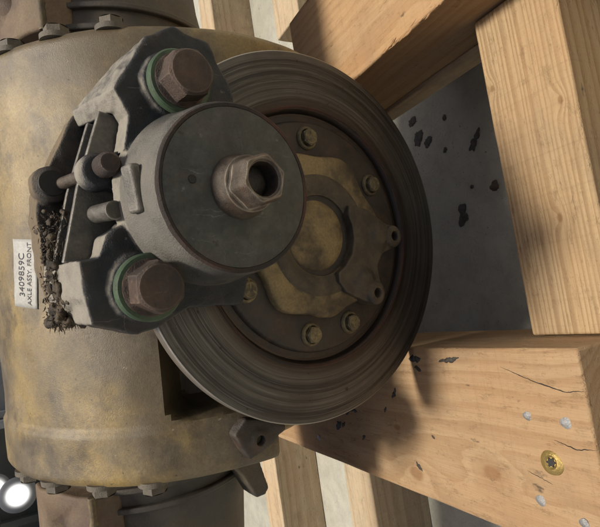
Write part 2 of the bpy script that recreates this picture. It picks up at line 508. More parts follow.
def beam(name, x0, x1, y0, y1, z0, z1, mat, along, parent=pallet, rough=0.0009, label=None, seed=0):
    """solid sawn timber; local x runs along its length"""
    c = Vector(((x0 + x1) / 2, (y0 + y1) / 2, (z0 + z1) / 2))
    Lx, Ly, Lz = x1 - x0, y1 - y0, z1 - z0
    if along == 'Y':
        Lx, Ly = Ly, Lx
    bm = NB()
    n = max(8, int(Lx / 0.02)); k = 6
    def w(i, j, l):
        x = (i / n - .5) * Lx; y = (j / k - .5) * Ly; z = (l / k - .5) * Lz
        p = Vector((x * 9 + seed, y * 14, z * 14))
        e = 1.0 if (j in (0, k)) + (l in (0, k)) + (i in (0, n)) >= 2 else 0.5
        d = noise.noise_vector(p) * rough * e + noise.noise_vector(p * 6) * rough * 0.35 * e
        return (x + d.x, y + d.y, z + d.z)
    vs = {}
    def V(i, j, l):
        if (i, j, l) not in vs:
            vs[(i, j, l)] = bm.verts.new(w(i, j, l))
        return vs[(i, j, l)]
    for i in range(n):
        for j in range(k):
            for l in (0, k):
                bm.faces.new((V(i, j, l), V(i + 1, j, l), V(i + 1, j + 1, l), V(i, j + 1, l)))
                bm.faces.new((V(i, l, j), V(i + 1, l, j), V(i + 1, l, j + 1), V(i, l, j + 1)))
    for j in range(k):
        for l in range(k):
            for i in (0, n):
                bm.faces.new((V(i, j, l), V(i, j + 1, l), V(i, j + 1, l + 1), V(i, j, l + 1)))
    o = finish(name, bm, mat, None, 50, 0.0022, 3)
    o.rotation_euler = (0, 0, radians(90) if along == 'Y' else 0)
    o.location = c - parent.matrix_world.translation
    o.parent = parent
    if label:
        o['label'] = label
    return o

ZT = 0.230                                                      # top of the skids
skid = beam('skid', -0.205, -0.055, 0.230, 1.02, 0.110, ZT, M['wood_skid'], 'Y', label='knotty skid beam with nail heads and a yellow screw', seed=1)
block = beam('skid', 0.239, 0.378, 0.180, 0.553, 0.1375, ZT, M['wood_block'], 'Y', label='short skid block with a splintered sunlit edge', seed=5)
beam('base_board', 0.234, 0.378, 0.176, 0.545, 0.1095, 0.1370, M['wood_old'], 'Y', seed=33)
cross = beam('cross_beam', -0.0535, 0.2375, 0.229, 0.309, 0.088, 0.175, M['wood_cross'], 'X', label='straight grained cross beam', seed=9)
s1 = beam('sleeper', -1.15, 1.3, 1.140, 1.235, 0.0005, 0.109, M['wood_old'], 'X', rough=0.002, seed=12)
s2 = beam('sleeper', -1.15, 0.10, 0.726, 0.810, 0.0005, 0.109, M['wood_old'], 'X', rough=0.002, seed=17)
s3 = beam('sleeper', 0.518, 1.3, 0.722, 0.815, 0.0005, 0.109, M['wood_old'], 'X', rough=0.002, seed=21)
beam('support_block', 0.31, 0.374, 0.44, 0.53, 0.0005, 0.109, M['wood_old'], 'X', seed=29)

def local_to(o, p):
    return Matrix.LocRotScale(o.location + pallet.location, o.rotation_euler, None).inverted() @ Vector(p)

def nail(o, x, y, r=0.0042, tilt=(0, 0)):
    bm = NB()
    lathe_y(bm, [(0, -0.0016), (r * .55, -0.0015), (r, -0.0005), (r, 0.001), (r * .4, 0.002), (r * .4, 0.01), (0, 0.01)], seg=14,
            rfun=lambda t, q: 1 + 0.09 * sin(3 * t + x * 99))
    move(bm, Matrix.Rotation(radians(-90) + tilt[0], 4, 'X'))
    bm.transform(Matrix.Rotation(tilt[1], 4, 'Y'))
    n = finish('nail', bm, M['nail'], o, 30)
    n.location = local_to(o, (x, y, ZT - 0.0002))
    return n
for x, y, r in [(-0.107, 0.282, .0036), (-0.108, 0.2495, .0042), (-0.171, 0.284, .0042), (-0.178, 0.250, .0040), (-0.182, 0.646, .0042)]:
    nail(skid, x, y, r, (random.uniform(-.2, .2), random.uniform(-.2, .2)))
bm = NB()                                                       # washer head screw
lathe_y(bm, [(0, -0.0022), (0.0035, -0.0022), (0.0052, -0.0036), (0.0060, -0.0034), (0.0092, -0.0012), (0.0094, 0.0006), (0.004, 0.002), (0.004, 0.02), (0, 0.02)], seg=32)
move(bm, Matrix.Rotation(radians(-90), 4, 'X'))
scr = finish('screw', bm, M['brass'], skid, 30)
bm = NB()
lathe_y(bm, [(0, 0.0009), (0.0030, 0.0009), (0.0030, 0.0001), (0, 0.0001)], seg=36, rfun=lambda t, q: 1 + .22 * cos(6 * t))
move(bm, Matrix.Translation((0, 0, 0.0022)) @ Matrix.Rotation(radians(90), 4, 'X'))
finish('drive_recess', bm, M['hole'], None, 30).parent = scr
scr.location = local_to(skid, (-0.139, 0.267, ZT - 0.0006))
scr.rotation_euler = (0.16, -0.1, 0)
scr['label'] = 'yellow washer head screw'

def mark(o, name, pts, wid, mat, h=0.0002):
    """thin irregular smear or crack along a line on the skid top"""
    bm = NB()
    N = 36
    L, Rr = [], []
    for i in range(N + 1):
        f = i / N * (len(pts) - 1)
        a = min(int(f), len(pts) - 2)
        p = Vector(pts[a]).lerp(Vector(pts[a + 1]), f - a)
        d = (Vector(pts[a + 1]) - Vector(pts[a])).normalized()
        n = Vector((-d.y, d.x))
        p = p + n * (min(.0014, wid * .8) * noise.noise(Vector((p.x * 120, p.y * 120, 9))) + .0005 * noise.noise(Vector((p.x * 420, p.y * 420, 3))))
        w = wid * sin(pi * (0.02 + 0.96 * i / N)) ** .7
        L.append(bm.verts.new((*(p + n * w * (1 + .9 * noise.noise(Vector((p.x * 260, p.y * 260, 1))))), ZT + h)))
        Rr.append(bm.verts.new((*(p - n * w * (1 + .9 * noise.noise(Vector((p.x * 260, p.y * 260, 5))))), ZT + h)))
    for i in range(N):
        bm.faces.new((L[i], L[i + 1], Rr[i + 1], Rr[i]))
    for v in bm.verts:
        v.co = local_to(o, v.co)
    q = finish(name, bm, mat, o, 60)
    so = q.modifiers.new('thick', 'SOLIDIFY'); so.thickness = 0.0003
    return q
mark(skid, 'crack', [(-.070, .300), (-.080, .270), (-.086, .245), (-.084, .231)], .00035, M['hole'])
mark(skid, 'crack', [(-.122, .262), (-.126, .245), (-.124, .231)], .00028, M['hole'])
mark(skid, 'crack', [(-.150, .292), (-.156, .270)], .00028, M['hole'])
for pts, w in (([(-.162, .590), (-.150, .577)], .0035), ([(-.156, .575), (-.150, .566)], .0022), ([(-.140, .560), (-.130, .549), (-.133, .532)], .0026), ([(-.126, .552), (-.120, .540)], .0018),
               ([(-.110, .455), (-.098, .447)], .0018), ([(-.172, .432), (-.180, .424)], .0018), ([(-.066, .416), (-.066, .398)], .0030), ([(-.074, .409), (-.078, .400)], .0018),
               ([(-.068, .372), (-.064, .345)], .0017), ([(-.127, .474), (-.120, .470)], .0012), ([(-.14, .40), (-.143, .396)], .001), ([(-.165, .53), (-.160, .522)], .0016)):
    mark(skid, 'oil_mark', pts, w * 1.2, M['oil'])

# splinters torn along the sunlit edge of the short block
for k in range(26):
    y = random.uniform(0.285, 0.375)
    a = random.uniform(-0.35, 0.35)
    ln = random.uniform(0.005, 0.013)
    p0 = Vector((0.2405 + random.uniform(-.001, .002), y, ZT - random.uniform(0, 0.002)))
    d = Vector((-0.35 * random.random(), cos(a), 0.25 + 0.4 * random.random())).normalized() * (1 if random.random() < .7 else -1)
    d.z = abs(d.z) * .22
    bm = NB()
    tube(bm, [p0 - d * .004, p0 + d * ln * .5 + Vector((-.001, 0, .0006)), p0 + d * ln], [.0009, .0007, .0001], 5)
    for v in bm.verts:
        v.co = local_to(block, v.co)
    finish('splinter', bm, M['wood_block'], block, 60)

# ------------------------------------------------------------------ drive axle
ax_x = Vector((0.99422, -0.10737, 0.0)); ax_y = Vector((0.10564, 0.97821, 0.17874)); ax_z = Vector((-0.01919, -0.17771, 0.98390))
AS = 0.86                                                       # the parts below are drawn a little over size
AXM = (Matrix((ax_x, ax_y, ax_z)).transposed() * AS).to_4x4()
AXM.translation = Vector((0.06951 * AS, 0.43189 * AS, FLOOR - 0.24431 * AS))
axle = empty('drive_axle', AXM, 'dusty drive axle with a scored brake disc and dark caliper on the pallet', 'axle')

# --- brake disc
bm = NB()
prof = [(0.060, 0.0065), (0.1235, 0.0065), (0.1245, 0.0040), (0.1265, 0.0005)]
r = 0.1275
rs = random.Random(3)
while r < 0.181:
    prof.append((r, rs.choice((0.0, 0.0, 0.00008, 0.00012, -0.00004))))
    r += rs.uniform(0.0012, 0.0034)
prof += [(0.1824, 0.0), (0.1835, 0.0011), (0.1835, 0.0125), (0.1824, 0.0138), (0.060, 0.0138), (0.060, 0.0065)]
lathe_y(bm, prof, seg=256)
disc = finish('brake_disc', bm, M['disc'], axle, 50)

# --- hub plate inside the disc, with rusty shoulder
bm = NB()
lathe_y(bm, [(0.0, 0.011), (0.05, 0.011), (0.07, 0.002), (0.1125, 0.0010), (0.1145, 0.0022), (0.1160, 0.0058), (0.121, 0.0064), (0.1215, 0.009), (0, 0.013)], seg=128)
hub = finish('hub', bm, M['hub'], axle, 40)
bm = NB()
lathe_y(bm, [(0.1255, 0.0060), (0.1262, 0.0010), (0.1285, -0.0010), (0.1300, -0.0002), (0.1302, 0.004), (0.1255, 0.006)], seg=160,
        rfun=lambda t, q: 1 + 0.004 * noise.noise(Vector((cos(t) * 5, sin(t) * 5, 0))))
finish('rust_ring', bm, M['rust_ring'], hub, 40)

def flange_bolt(parent, x, z, y, r, mat, rot=0.0, name='bolt'):
    bm = NB()
    lathe_y(bm, [(0, -0.0088), (r * .60, -0.0088), (r * .70, -0.0078)], seg=48, rfun=lambda t, q: 1)
    lathe_y(bm, [(r * .62, -0.0085), (r * .80, -0.0072), (r * .80, -0.0030)], seg=48, rfun=lambda t, q: hexa(t + rot, q))
    lathe_y(bm, [(r * .80, -0.0034), (r * .96, -0.0028), (r * 1.06, -0.0012), (r * 1.06, 0.003), (0, 0.003)], seg=48)
    for k in range(3):                                          # raised grade marks
        a = rot + k * 2 * pi / 3
        b2 = NB()
        box(b2, (r * .18, -0.0094, -r * .05), (r * .5, -0.0086, r * .05))
        move(b2, Matrix.Rotation(-a, 4, 'Y'))
        me = bpy.data.meshes.new('t'); b2.to_mesh(me); b2.free(); bm.from_mesh(me); bpy.data.meshes.remove(me)
    move(bm, Matrix.Translation((x, y, z)))
    return finish(name, bm, mat, parent, 30)

for k, a in enumerate((0, -58, 62, 117, 169, -160)):
    flange_bolt(hub, 0.098 * cos(radians(a)), 0.098 * sin(radians(a)), 0.0012, 0.0112, M['hub_bolt'], rot=k * 0.7)

# --- yoke: scalloped plate, two drilled ears, centre cap
def yr(t, q):
    if q < 0.06:
        return 1
    d = 1.0
    for a, w, dep in ((-3, 17, .08), (-58, 15, .10), (62, 15, .10), (117, 15, .09), (165, 16, .08), (-160, 14, .07), (-30, 10, -.02), (140, 10, -.02)):
        u = (math.degrees(t) - a + 180) % 360 - 180
        d -= dep * math.exp(-(u / w) ** 2)
    return d
bm = NB()
lathe_y(bm, [(0.0455, 0.010), (0.047, -0.004), (0.050, -0.0058), (0.068, -0.0072), (0.0835, -0.0066), (0.0858, -0.0045), (0.0862, 0.002), (0.0455, 0.010)], seg=180, rfun=yr)
yoke = finish('yoke', bm, M['ochre'], axle, 45)
bm = NB()
lathe_y(bm, [(0.0385, 0.012), (0.0392, 0.0), (0.0405, -0.0050), (0.0450, -0.0074), (0.0540, -0.0094), (0.0585, -0.0086), (0.0605, -0.0070), (0.0605, -0.002), (0.0385, 0.012)], seg=120)
finish('yoke_ring', bm, M['yoke'], yoke, 45)
bm = NB()
lathe_y(bm, [(0, -0.0082), (0.015, -0.0078), (0.026, -0.0066), (0.0335, -0.0046), (0.0372, -0.0010), (0.0375, 0.012), (0, 0.012)], 0.0, 0.003, seg=72)
finish('centre_cap', bm, M['ochre'], yoke, 45)
bm = NB()
lathe_y(bm, [(0, -0.0030), (0.044, -0.0030), (0.044, 0.0125), (0, 0.0125)], seg=48)
finish('seal', bm, M['hub'], yoke, 45)

tips = ((-0.0065, -0.0950), (-0.0645, -0.0605))
bm = NB()
prism(bm, [(.030, -.036), (.026, -.062), (.012, -.084), (.0065, -.098), (.001, -.1065), (-.0075, -.109), (-.0155, -.1055), (-.0195, -.097), (-.024, -.080), (-.036, -.0700),
           (-.052, -.0715), (-.062, -.0745), (-.0715, -.0725), (-.078, -.0640), (-.0765, -.0540), (-.070, -.040), (-.060, -.020), (-.048, -.012), (-.0395, -.012), (-.034, -.022), (-.022, -.034), (-.006, -.039), (.010, -.038), (.020, -.034)], -.0125, -.001, 0.96)
for tx, tz in tips:
    lathe_y(bm, [(0, -.0185), (.0095, -.0185), (.0122, -.0160), (.0128, -.002), (0, -.002)], tx, tz, 36)
    c = Vector((tx, 0, tz)) * 0.80
    lathe_y(bm, [(0, -.0172), (.008, -.0170), (.016, -.0125), (.018, -.004), (0, -.002)], c.x, c.z, 36)
e = finish('saddle', bm, M['yoke'], yoke, 40)
cast(e, 0.0010, 7, 0.0014)
bake(e)
for tx, tz in tips:
    bm = NB()
    lathe_y(bm, [(0, -.03), (.0085, -.03), (.0050, -.0155), (.0050, -.006), (0, -.006)], tx, tz, 32)
    drill(e, bm)

# --- axle housing: a barrel round the axle line with a flange at each end
YC, ZC, RB = 0.26, 0.03, 0.225
def barrel_r(x, th):
    R = RB
    if x < -0.210: R -= (-0.210 - x) ** 2 / 0.00001 * 0.0035 * 0.2
    if x > 0.203: R -= (x - 0.203) ** 2 / 0.00001 * 0.0035 * 0.2
    R -= 0.0016 * math.exp(-((x + 0.16614) / 0.0018) ** 2)
    if -0.1655 < x < 0.20: R -= 0.003 * min(1, (0.20 - x) / 0.12)
    deg = math.degrees(th)
    if -0.163 < x < 0.157 and -70 < deg < 31:                 # recess round the pinion nose
        u = (32.0 - deg) * RB * pi / 180 + 0.003 * noise.noise(Vector((x * 22, 0, 0)))
        v = min(x + 0.163, 0.157 - x) + 0.002 * noise.noise(Vector((0, deg * .12, 0)))
        q = 0.026
        d = q - math.hypot(q - u, q - v) if u < q and v < q else min(u, v)
        k = max(0.0, min(1.0, d / 0.011))
        k = k * k * (3 - 2 * k)
        R -= 0.06 * k
    if -80 < deg < 4: R -= 0.055 * min(1, (4 - deg) / 7) * (1 if x < -0.15 else 0)
    if sin(th) < -0.5: R = min(R, -0.185 / sin(th))            # machined foot it rests on
    p = Vector((x * 8, cos(th) * 2.2, sin(th) * 2.2))
    R += 0.0026 * noise.noise(p) + 0.0006 * noise.noise(p * 5)
    return R
bm = NB()
NX, NA = 150, 260
grid = []
for i in range(NX + 1):
    x = -0.2175 + (0.2105 + 0.2175) * i / NX
    row = []
    for j in range(NA):
        th = radians(-100) + 2 * pi * j / NA
        R = barrel_r(x, (th + pi) % (2 * pi) - pi)
        row.append(bm.verts.new((x, YC - R * cos(th), ZC + R * sin(th))))
    grid.append(row)
for i in range(NX):
    for j in range(NA):
        k = (j + 1) % NA
        bm.faces.new((grid[i][j], grid[i][k], grid[i + 1][k], grid[i + 1][j]))
for row, x in ((grid[0], -0.2175), (grid[-1], 0.2105)):
    c = bm.verts.new((x, YC, ZC))
    for j in range(NA):
        bm.faces.new((row[j], row[(j + 1) % NA], c))
housing = finish('axle_housing', bm, M['housing'], axle, 40)

bm = NB()                                                       # pinion nose behind the disc
lathe_y(bm, [(0, 0.0142), (0.072, 0.0142), (0.074, 0.03), (0.09, 0.04), (0.105, 0.075), (0.112, 0.14), (0, 0.14)], seg=72)
finish('pinion_nose', bm, M['hub'], axle, 40)

def on_barrel(x, deg, r=RB):
    t = radians(deg)
    return Vector((x, YC - r * cos(t), ZC + r * sin(t)))

def x_bolt(x, deg, side, rr=0.2085, r=0.0125):
    bm = NB()
    lathe_y(bm, [(0, -0.0105), (r * .72, -0.0105), (r * .88, -0.0095)], seg=36)
    lathe_y(bm, [(r * .86, -0.0098), (r * .94, -0.0088), (r * .94, 0.0)], seg=36, rfun=lambda t, q: hexa(t, q))
    lathe_y(bm, [(r * .94, -0.001), (r * 1.25, -0.001), (r * 1.25, 0.004), (0, 0.004)], seg=36)
    move(bm, Matrix.Translation(on_barrel(x, deg, rr)) @ Matrix.Rotation(radians(-90 if side < 0 else 90), 4, 'Z') @ Matrix.Rotation(radians(deg * 2.3), 4, 'Y'))
    return finish('flange_bolt', bm, M['flange_bolt'], housing, 30)
for deg in (36.5, 50.5, 66.5, 82):
    x_bolt(-0.2195, deg, -1, 0.211)
for deg in (35.5, 50.5, 66):
    x_bolt(0.2125, deg, 1, 0.213)

# drilled ear and stub low on the left-hand flange
bm = NB()
prism(bm, [(-.165, .085), (-.176, .050), (-.184, .036), (-.191, .035), (-.195, .046), (-.202, .053), (-.2055, .064), (-.2100, .084), (-.18, .10)], .032, .090, .90)
lathe_y(bm, [(0, .029), (.009, .029), (.011, .033), (.012, .08), (0, .08)], -.192, .070, 32)
lg_ = finish('flange_ear', bm, M['hub'], housing, 40)
cast(lg_, 0.0017, 14, 0.003)
bake(lg_)
for cx_, cz_, rr_ in ((-.192, .070, .0050),):
    bm = NB()
    lathe_y(bm, [(0, .0), (rr_, .0), (rr_, .045), (0, .045)], cx_, cz_, 24)
    drill(lg_, bm)
bm = NB()
prism(bm, [(-.226, .052), (-.232, .026), (-.285, .012), (-.292, .018), (-.291, .030), (-.262, .044), (-.24, .06)], .118, .150)
cast(finish('stub', bm, M['tube'], housing, 40), 0.0017, 6, 0.001)

# --- axle tubes
def lathe_x(bm, prof, yc, zc, seg=90):
    rows = []
    for x, R in prof:
        rows.append([bm.verts.new((x, yc - R * cos(2 * pi * j / seg), zc + R * sin(2 * pi * j / seg))) for j in range(seg)])
    for a, b in zip(rows, rows[1:]):
        for j in range(seg):
            k = (j + 1) % seg
            bm.faces.new((a[j], a[k], b[k], b[j]))
    bm.faces.new(rows[0]); bm.faces.new(rows[-1][::-1])
    return bm
for side in (-1, 1):
    x0 = -0.2185 if side < 0 else 0.2115
    bm = NB()
    prof = [(0, .135), (.01, .135), (.022, .1225), (.05, .117), (.10, .108), (.2, .1), (.45, .095)]
    lathe_x(bm, [(x0 + side * a, b) for a, b in prof], 0.26, 0.092)
    tb = finish('axle_tube', bm, M['tube'], axle, 40)
    for off in ((0.030, 0.052) if side < 0 else (0.034, 0.058)):     # cast ribs round the tube
        bm = NB()
        R = 0.124 - off * .1
        lathe_x(bm, [(x0 + side * (off - .0045), R - .012), (x0 + side * (off - .003), R + .004), (x0 + side * (off + .003), R + .004), (x0 + side * (off + .0045), R - .012)], 0.26, 0.092)
        finish('rib', bm, M['tube'], tb, 40, 0.0012)
    # spring pad on the tube: block with a sloping drilled top
    bm = NB()
    xa = x0 + side * 0.026; xb = x0 + side * 0.125
    prof = [(.168, .165), (.163, .197), (.180, .209), (.238, .233), (.262, .233), (.262, .165)]
    v1 = [bm.verts.new((xa, y, z)) for y, z in prof]; v2 = [bm.verts.new((xb, y, z)) for y, z in prof]
    n = len(prof)
    bm.faces.new(v1); bm.faces.new(v2[::-1])
    for i in range(n):
        j = (i + 1) % n
        bm.faces.new((v1[i], v2[i], v2[j], v1[j]))
    br = finish('spring_pad', bm, M['bracket'], axle, 40, 0.003, 3)
    bm = NB()
    lathe_y(bm, [(0, -.02), (.010, -.02), (.010, .02), (0, .02)], seg=28)
    move(bm, Matrix.Translation((x0 + side * .066, .212, .222)) @ Matrix.Rotation(radians(70), 4, 'X'))
    drill(br, bm)
    bm = NB()                                                   # weld bead along the front edge
    tube(bm, [(xa + side * .095 * k / 24, .166 + .002 * noise.noise(Vector((k, 0, side))), .196 + .002 * noise.noise(Vector((0, k, side)))) for k in range(25)],
         [.0042 + .0016 * noise.noise(Vector((k * .8, 3, side))) for k in range(25)], 8)
    finish('weld_bead', bm, M['ochre'], br, 60)

# --- sticker on the housing
def wrap(u, v, h):
    c, s_ = cos(radians(7)), sin(radians(7))
    U = u * c + v * s_; V = -u * s_ + v * c
    t = radians(63.0) + V / RB
    x = -0.045 + U
    R = barrel_r(x, t) + 0.0010 + h + 0.0005 * noise.noise(Vector((u * 90, v * 60, 2)))
    return (x, YC - R * cos(t), ZC + R * sin(t))
SW, SH = 0.068, 0.040
bm = NB()
g = [[bm.verts.new(wrap(SW * i / 14, SH * j / 10, 0)) for j in range(11)] for i in range(15)]
for i in range(14):
    for j in range(10):
        bm.faces.new((g[i][j], g[i + 1][j], g[i + 1][j + 1], g[i][j + 1]))
stk = finish('sticker', bm, M['paper'], axle, 60)
sol = stk.modifiers.new('thick', 'SOLIDIFY'); sol.thickness = 0.0003
stk['label'] = 'white part number sticker'
def lettering(txt, u0, v0, w, h, name):
    cu = bpy.data.curves.new('t', 'FONT')
    cu.body = txt
    cu.resolution_u = 4
    o = bpy.data.objects.new('t', cu)
    COL.objects.link(o)
    bpy.context.view_layer.update()
    me = bpy.data.meshes.new_from_object(o.evaluated_get(bpy.context.evaluated_depsgraph_get()))
    bpy.data.objects.remove(o)
    xs = [v.co.x for v in me.vertices]; ys = [v.co.y for v in me.vertices]
    bm = NB(); bm.from_mesh(me)
    bpy.data.meshes.remove(me)
    for v in bm.verts:
        v.co = wrap(u0 + (v.co.x - min(xs)) / (max(xs) - min(xs)) * w, v0 + (v.co.y - min(ys)) / (max(ys) - min(ys)) * h, 0.00035)
    return finish(name, bm, M['ink'], stk, 60)
lettering('3409859C', 0.011, 0.0205, 0.043, 0.0095, 'lettering')
lettering('AXLE ASSY. FRONT', 0.003, 0.0085, 0.062, 0.0068, 'lettering')

# --- brake caliper: outer half
bm = NB()
prism(bm, [(.151, .173), (.164, .150), (.156, .121), (.125, .105), (.10, .10), (.06, .13), (.067, .197), (.092, .191), (.110, .200)], -.036, -.012)
loft(bm, [(.151, .173), (.110, .200), (.098, .193), (.105, .170), (.132, .142), (.160, .140)], [(.164, .168), (.117, .208), (.104, .204), (.105, .173), (.132, .144), (.163, .142)], -.036, .046)
prism(bm, [(-.009, .234), (-.052, .230), (-.064, .200), (-.061, .183), (-.050, .159), (-.053, .113), (-.027, .103), (.02, .12), (.03, .19), (.014, .203), (.008, .215), (-.008, .222)], -.036, -.012)
loft(bm, [(-.009, .234), (-.034, .233), (-.052, .230), (-.064, .200), (-.05, .190), (-.004, .195)], [(-.007, .241), (-.034, .240), (-.053, .231), (-.062, .200), (-.05, .192), (-.004, .197)], -.036, .046)
prism(bm, [(.072, .185), (.03, .190), (-.01, .12), (.09, .1)], -.034, -.012)
lathe_y(bm, [(0, -.0830), (.0575, -.0830), (.0600, -.078), (.0640, -.045), (.070, -.028), (0, -.02)], .032, .1365, 96)
lathe_y(bm, [(0, -.0405), (.024, -.0405), (.0275, -.036), (.0275, -.012), (0, -.012)], .117, .154, 48)
lathe_y(bm, [(0, -.0405), (.024, -.0405), (.0275, -.036), (.0275, -.012), (0, -.012)], -.031, .192, 48)
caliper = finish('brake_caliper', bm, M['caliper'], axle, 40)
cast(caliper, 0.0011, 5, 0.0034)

# drum skirt casting round the piston and its cover
bm = NB()
lathe_y(bm, [(.0540, -.0835), (.0596, -.0842), (.0612, -.0815), (.0634, -.060), (.0675, -.040), (.060, -.035), (.0540, -.0835)], .032, .1365, 120,
        rfun=lambda t, q: 1 + 0.005 * noise.noise(Vector((cos(t) * 4, sin(t) * 4, q * 60))))
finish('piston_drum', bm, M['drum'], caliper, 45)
bm = NB()
lathe_y(bm, [(.0560, -.0838), (.0563, -.0874), (.0584, -.0877), (.0595, -.0866), (.0597, -.0835), (.0560, -.0838)], .032, .1365, 120,
        rfun=lambda t, q: 1 + 0.004 * noise.noise(Vector((cos(t) * 6, sin(t) * 6, q * 40))))
finish('rim_ring', bm, M['rust_ring'], caliper, 45)
bm = NB()
lathe_y(bm, [(0, -.0880), (.028, -.0880), (.0300, -.0874), (.0538, -.0878), (.0560, -.0872), (.0565, -.083), (0, -.083)], .032, .1365, 96)
cover = finish('piston_cover', bm, M['cover'], caliper, 45)
bm = NB()
lathe_y(bm, [(0, -.0882), (.0026, -.0882), (.0030, -.0877), (.0030, -.085), (0, -.085)], .037, .172, 24)
finish('plug', bm, M['hole'], cover)
# the open nut on the cover
bm = NB()
lathe_y(bm, [(.0228, -.0875), (.0226, -.0905), (.0212, -.0930), (.0200, -.0960), (.0194, -.1020), (.0150, -.1035)], .032, .1365, 60, lambda t, q: 1 + .012 * noise.noise(Vector((cos(t) * 3, sin(t) * 3, q * 50))))
lathe_y(bm, [(.0178, -.0985), (.0184, -.1010), (.0184, -.1155), (.0176, -.1185), (.0160, -.1200), (.0130, -.1198), (.0116, -.1180), (.0114, -.101), (0, -.101)], .032, .1365, 60,
        lambda t, q: (1 + (hexa(t + .25, q) - 1) * (1 if q > .0145 else 0)) * (1 + .014 * noise.noise(Vector((cos(t) * 4, sin(t) * 4, q * 90)))))
nut = finish('nut', bm, M['nut'], caliper, 35)
bm = NB()
lathe_y(bm, [(0, -.1085), (.006, -.1080), (.0108, -.1045), (.0113, -.1), (0, -.1)], .032, .1365, 32)
finish('stud_end', bm, M['hub'], caliper)

# the two big caliper bolts on green washers
def caliper_bolt(x, z, rot):
    bm = NB()
    lathe_y(bm, [(.010, -.0415), (.0228, -.0415), (.0240, -.0430), (.0240, -.0480), (.0228, -.0492), (.010, -.0492), (.010, -.0415)], x, z, 72)
    finish('washer', bm, M['green'], caliper, 40)
    bm = NB()
    R = .0208
    ry = [(0, -.0690), (R * .70, -.0690), (R * .82, -.0672), (R * .99, -.0632)]
    bb = NB()
    N = 96
    rings = []
    for r, y, hx in [(R * .55, -.0692, 0), (R * .72, -.0690, 0), (R * .84, -.0672, .45), (R * .885, -.0652, 1), (R * .885, -.0530, 1), (R * .885, -.0510, 1), (R * .97, -.0500, 0), (R * .97, -.0485, 0)]:
        rings.append([bb.verts.new((x + r * (1 + (hexa(t + rot, r) - 1) * hx) * cos(t), y, z + r * (1 + (hexa(t + rot, r) - 1) * hx) * sin(t))) for t in [2 * pi * i / N for i in range(N)]])
    for a, b in zip(rings, rings[1:]):
        for i in range(N):
            j = (i + 1) % N
            bb.faces.new((a[i], b[i], b[j], a[j]))
    bb.faces.new(rings[0]); bb.faces.new(rings[-1][::-1])
    bm.free()
    return finish('caliper_bolt', bb, M['bolt'], caliper, 28)
caliper_bolt(.117, .154, 0.35)
caliper_bolt(-.031, .192, 0.0)

# raised pad on the drum skirt, slide pin lugs, peg
bm = NB()
box(bm, (-.017, -.007, -.0045), (.015, .006, .0035))
move(bm, Matrix.Translation((.036, -.060, .2015)) @ Matrix.Rotation(radians(-6), 4, 'Y') @ Matrix.Rotation(radians(12), 4, 'X'))
finish('bleeder_pad', bm, M['pad'], caliper, 40, 0.002)
bm = NB()
lathe_y(bm, [(0, -.026), (.011, -.026), (.0135, -.022), (.0135, -.010), (0, -.010)], .054, .212, 36)
prism(bm, [(.043, .212), (.065, .212), (.072, .185), (.036, .185)], -.024, -.010)
lg = finish('pin_lug', bm, M['caliper'], caliper, 40)
cast(lg, 0.0012, 4, 0.001)
bm = NB()
tube(bm, [(.0545, -.024, .212), (.0545, .05, .229)], [.0048, .0048], 16)
finish('slide_pin', bm, M['nut'], caliper, 40)
bm = NB()
lathe_y(bm, [(0, -.0415), (.0065, -.0412), (.0082, -.039), (.0084, -.026), (0, -.026)], .0565, .2085, 28)
finish('pin_bolt', bm, M['bolt'], caliper, 40)
bm = NB()
tube(bm, [(.0245, -.036, .207), (.025, -.012, .212), (.0255, -.005, .2135), (.0255, -.002, .214)], [.0068, .0068, .0064, .003], 18)
finish('peg', bm, M['pad'], caliper, 40)

# brake pads either side of the disc
for y0, y1, f0, f1, up in ((-.0095, -.0045, -.0045, -.0006, 0.0), (.0225, .0275, .0145, .0225, 0.0)):
    bm = NB()
    prism(bm, [(.102, .203 + up), (.046, .2235 + up), (-.008, .238 + up), (-.022, .15), (.082, .125)], y0, y1)
    pd = finish('brake_pad', bm, M['pad'], caliper, 40, 0.0008)
    bm = NB()
    prism(bm, [(.088, .158), (.05, .174), (-.012, .178), (-.022, .13), (.07, .115)], f0, f1)
    finish('friction_lining', bm, M['hub'], pd, 40)

# inner half of the caliper, behind the disc
bm = NB()
prism(bm, [(.128, .188), (.113, .208), (.052, .240), (.033, .242), (-.010, .241), (-.042, .233), (-.060, .210), (-.05, .175), (.11, .165)], .045, .080)
lathe_y(bm, [(0, .030), (.010, .030), (.0145, .034), (.0145, .05), (0, .05)], .055, .231, 36)
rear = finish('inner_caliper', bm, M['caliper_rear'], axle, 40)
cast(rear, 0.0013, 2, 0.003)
bm = NB()
lathe_y(bm, [(0, .0290), (.0098, .0290), (.0104, .0310), (0, .0315)], .055, .231, 28)
finish('lug_bore', bm, M['hole'], rear)

# caked grease and fibres hanging on the lower end
bm = NB()
rs = random.Random(11)
for k in range(120):
    u = rs.random()
    t_ = rs.random() ** 1.6
    c = Vector((-.052 + .088 * t_, .004 + .046 * u + .012 * t_, .224 + .017 * rs.random()))
    q = NB()
    bmesh.ops.create_icosphere(q, subdivisions=2, radius=rs.uniform(.002, .0056) * (1.1 - .5 * t_))
    sq = Vector((rs.uniform(.6, 1.0), rs.uniform(.8, 2.0), rs.uniform(.5, .9)))
    for v in q.verts:
        v.co *= 1 + 0.5 * noise.noise(v.co * 260 + Vector((k, 0, 0)))
        v.co = Vector((v.co.x * sq.x, v.co.y * sq.y, v.co.z * sq.z))
    move(q, Matrix.Translation(c) @ Matrix.Rotation(rs.uniform(-.7, .7), 4, 'Z'))
    me = bpy.data.meshes.new('t'); q.to_mesh(me); q.free(); bm.from_mesh(me); bpy.data.meshes.remove(me)
gr = finish('grease_clump', bm, M['grease'], axle, 60)
cast(gr, 0.0011, 1, 0.005)
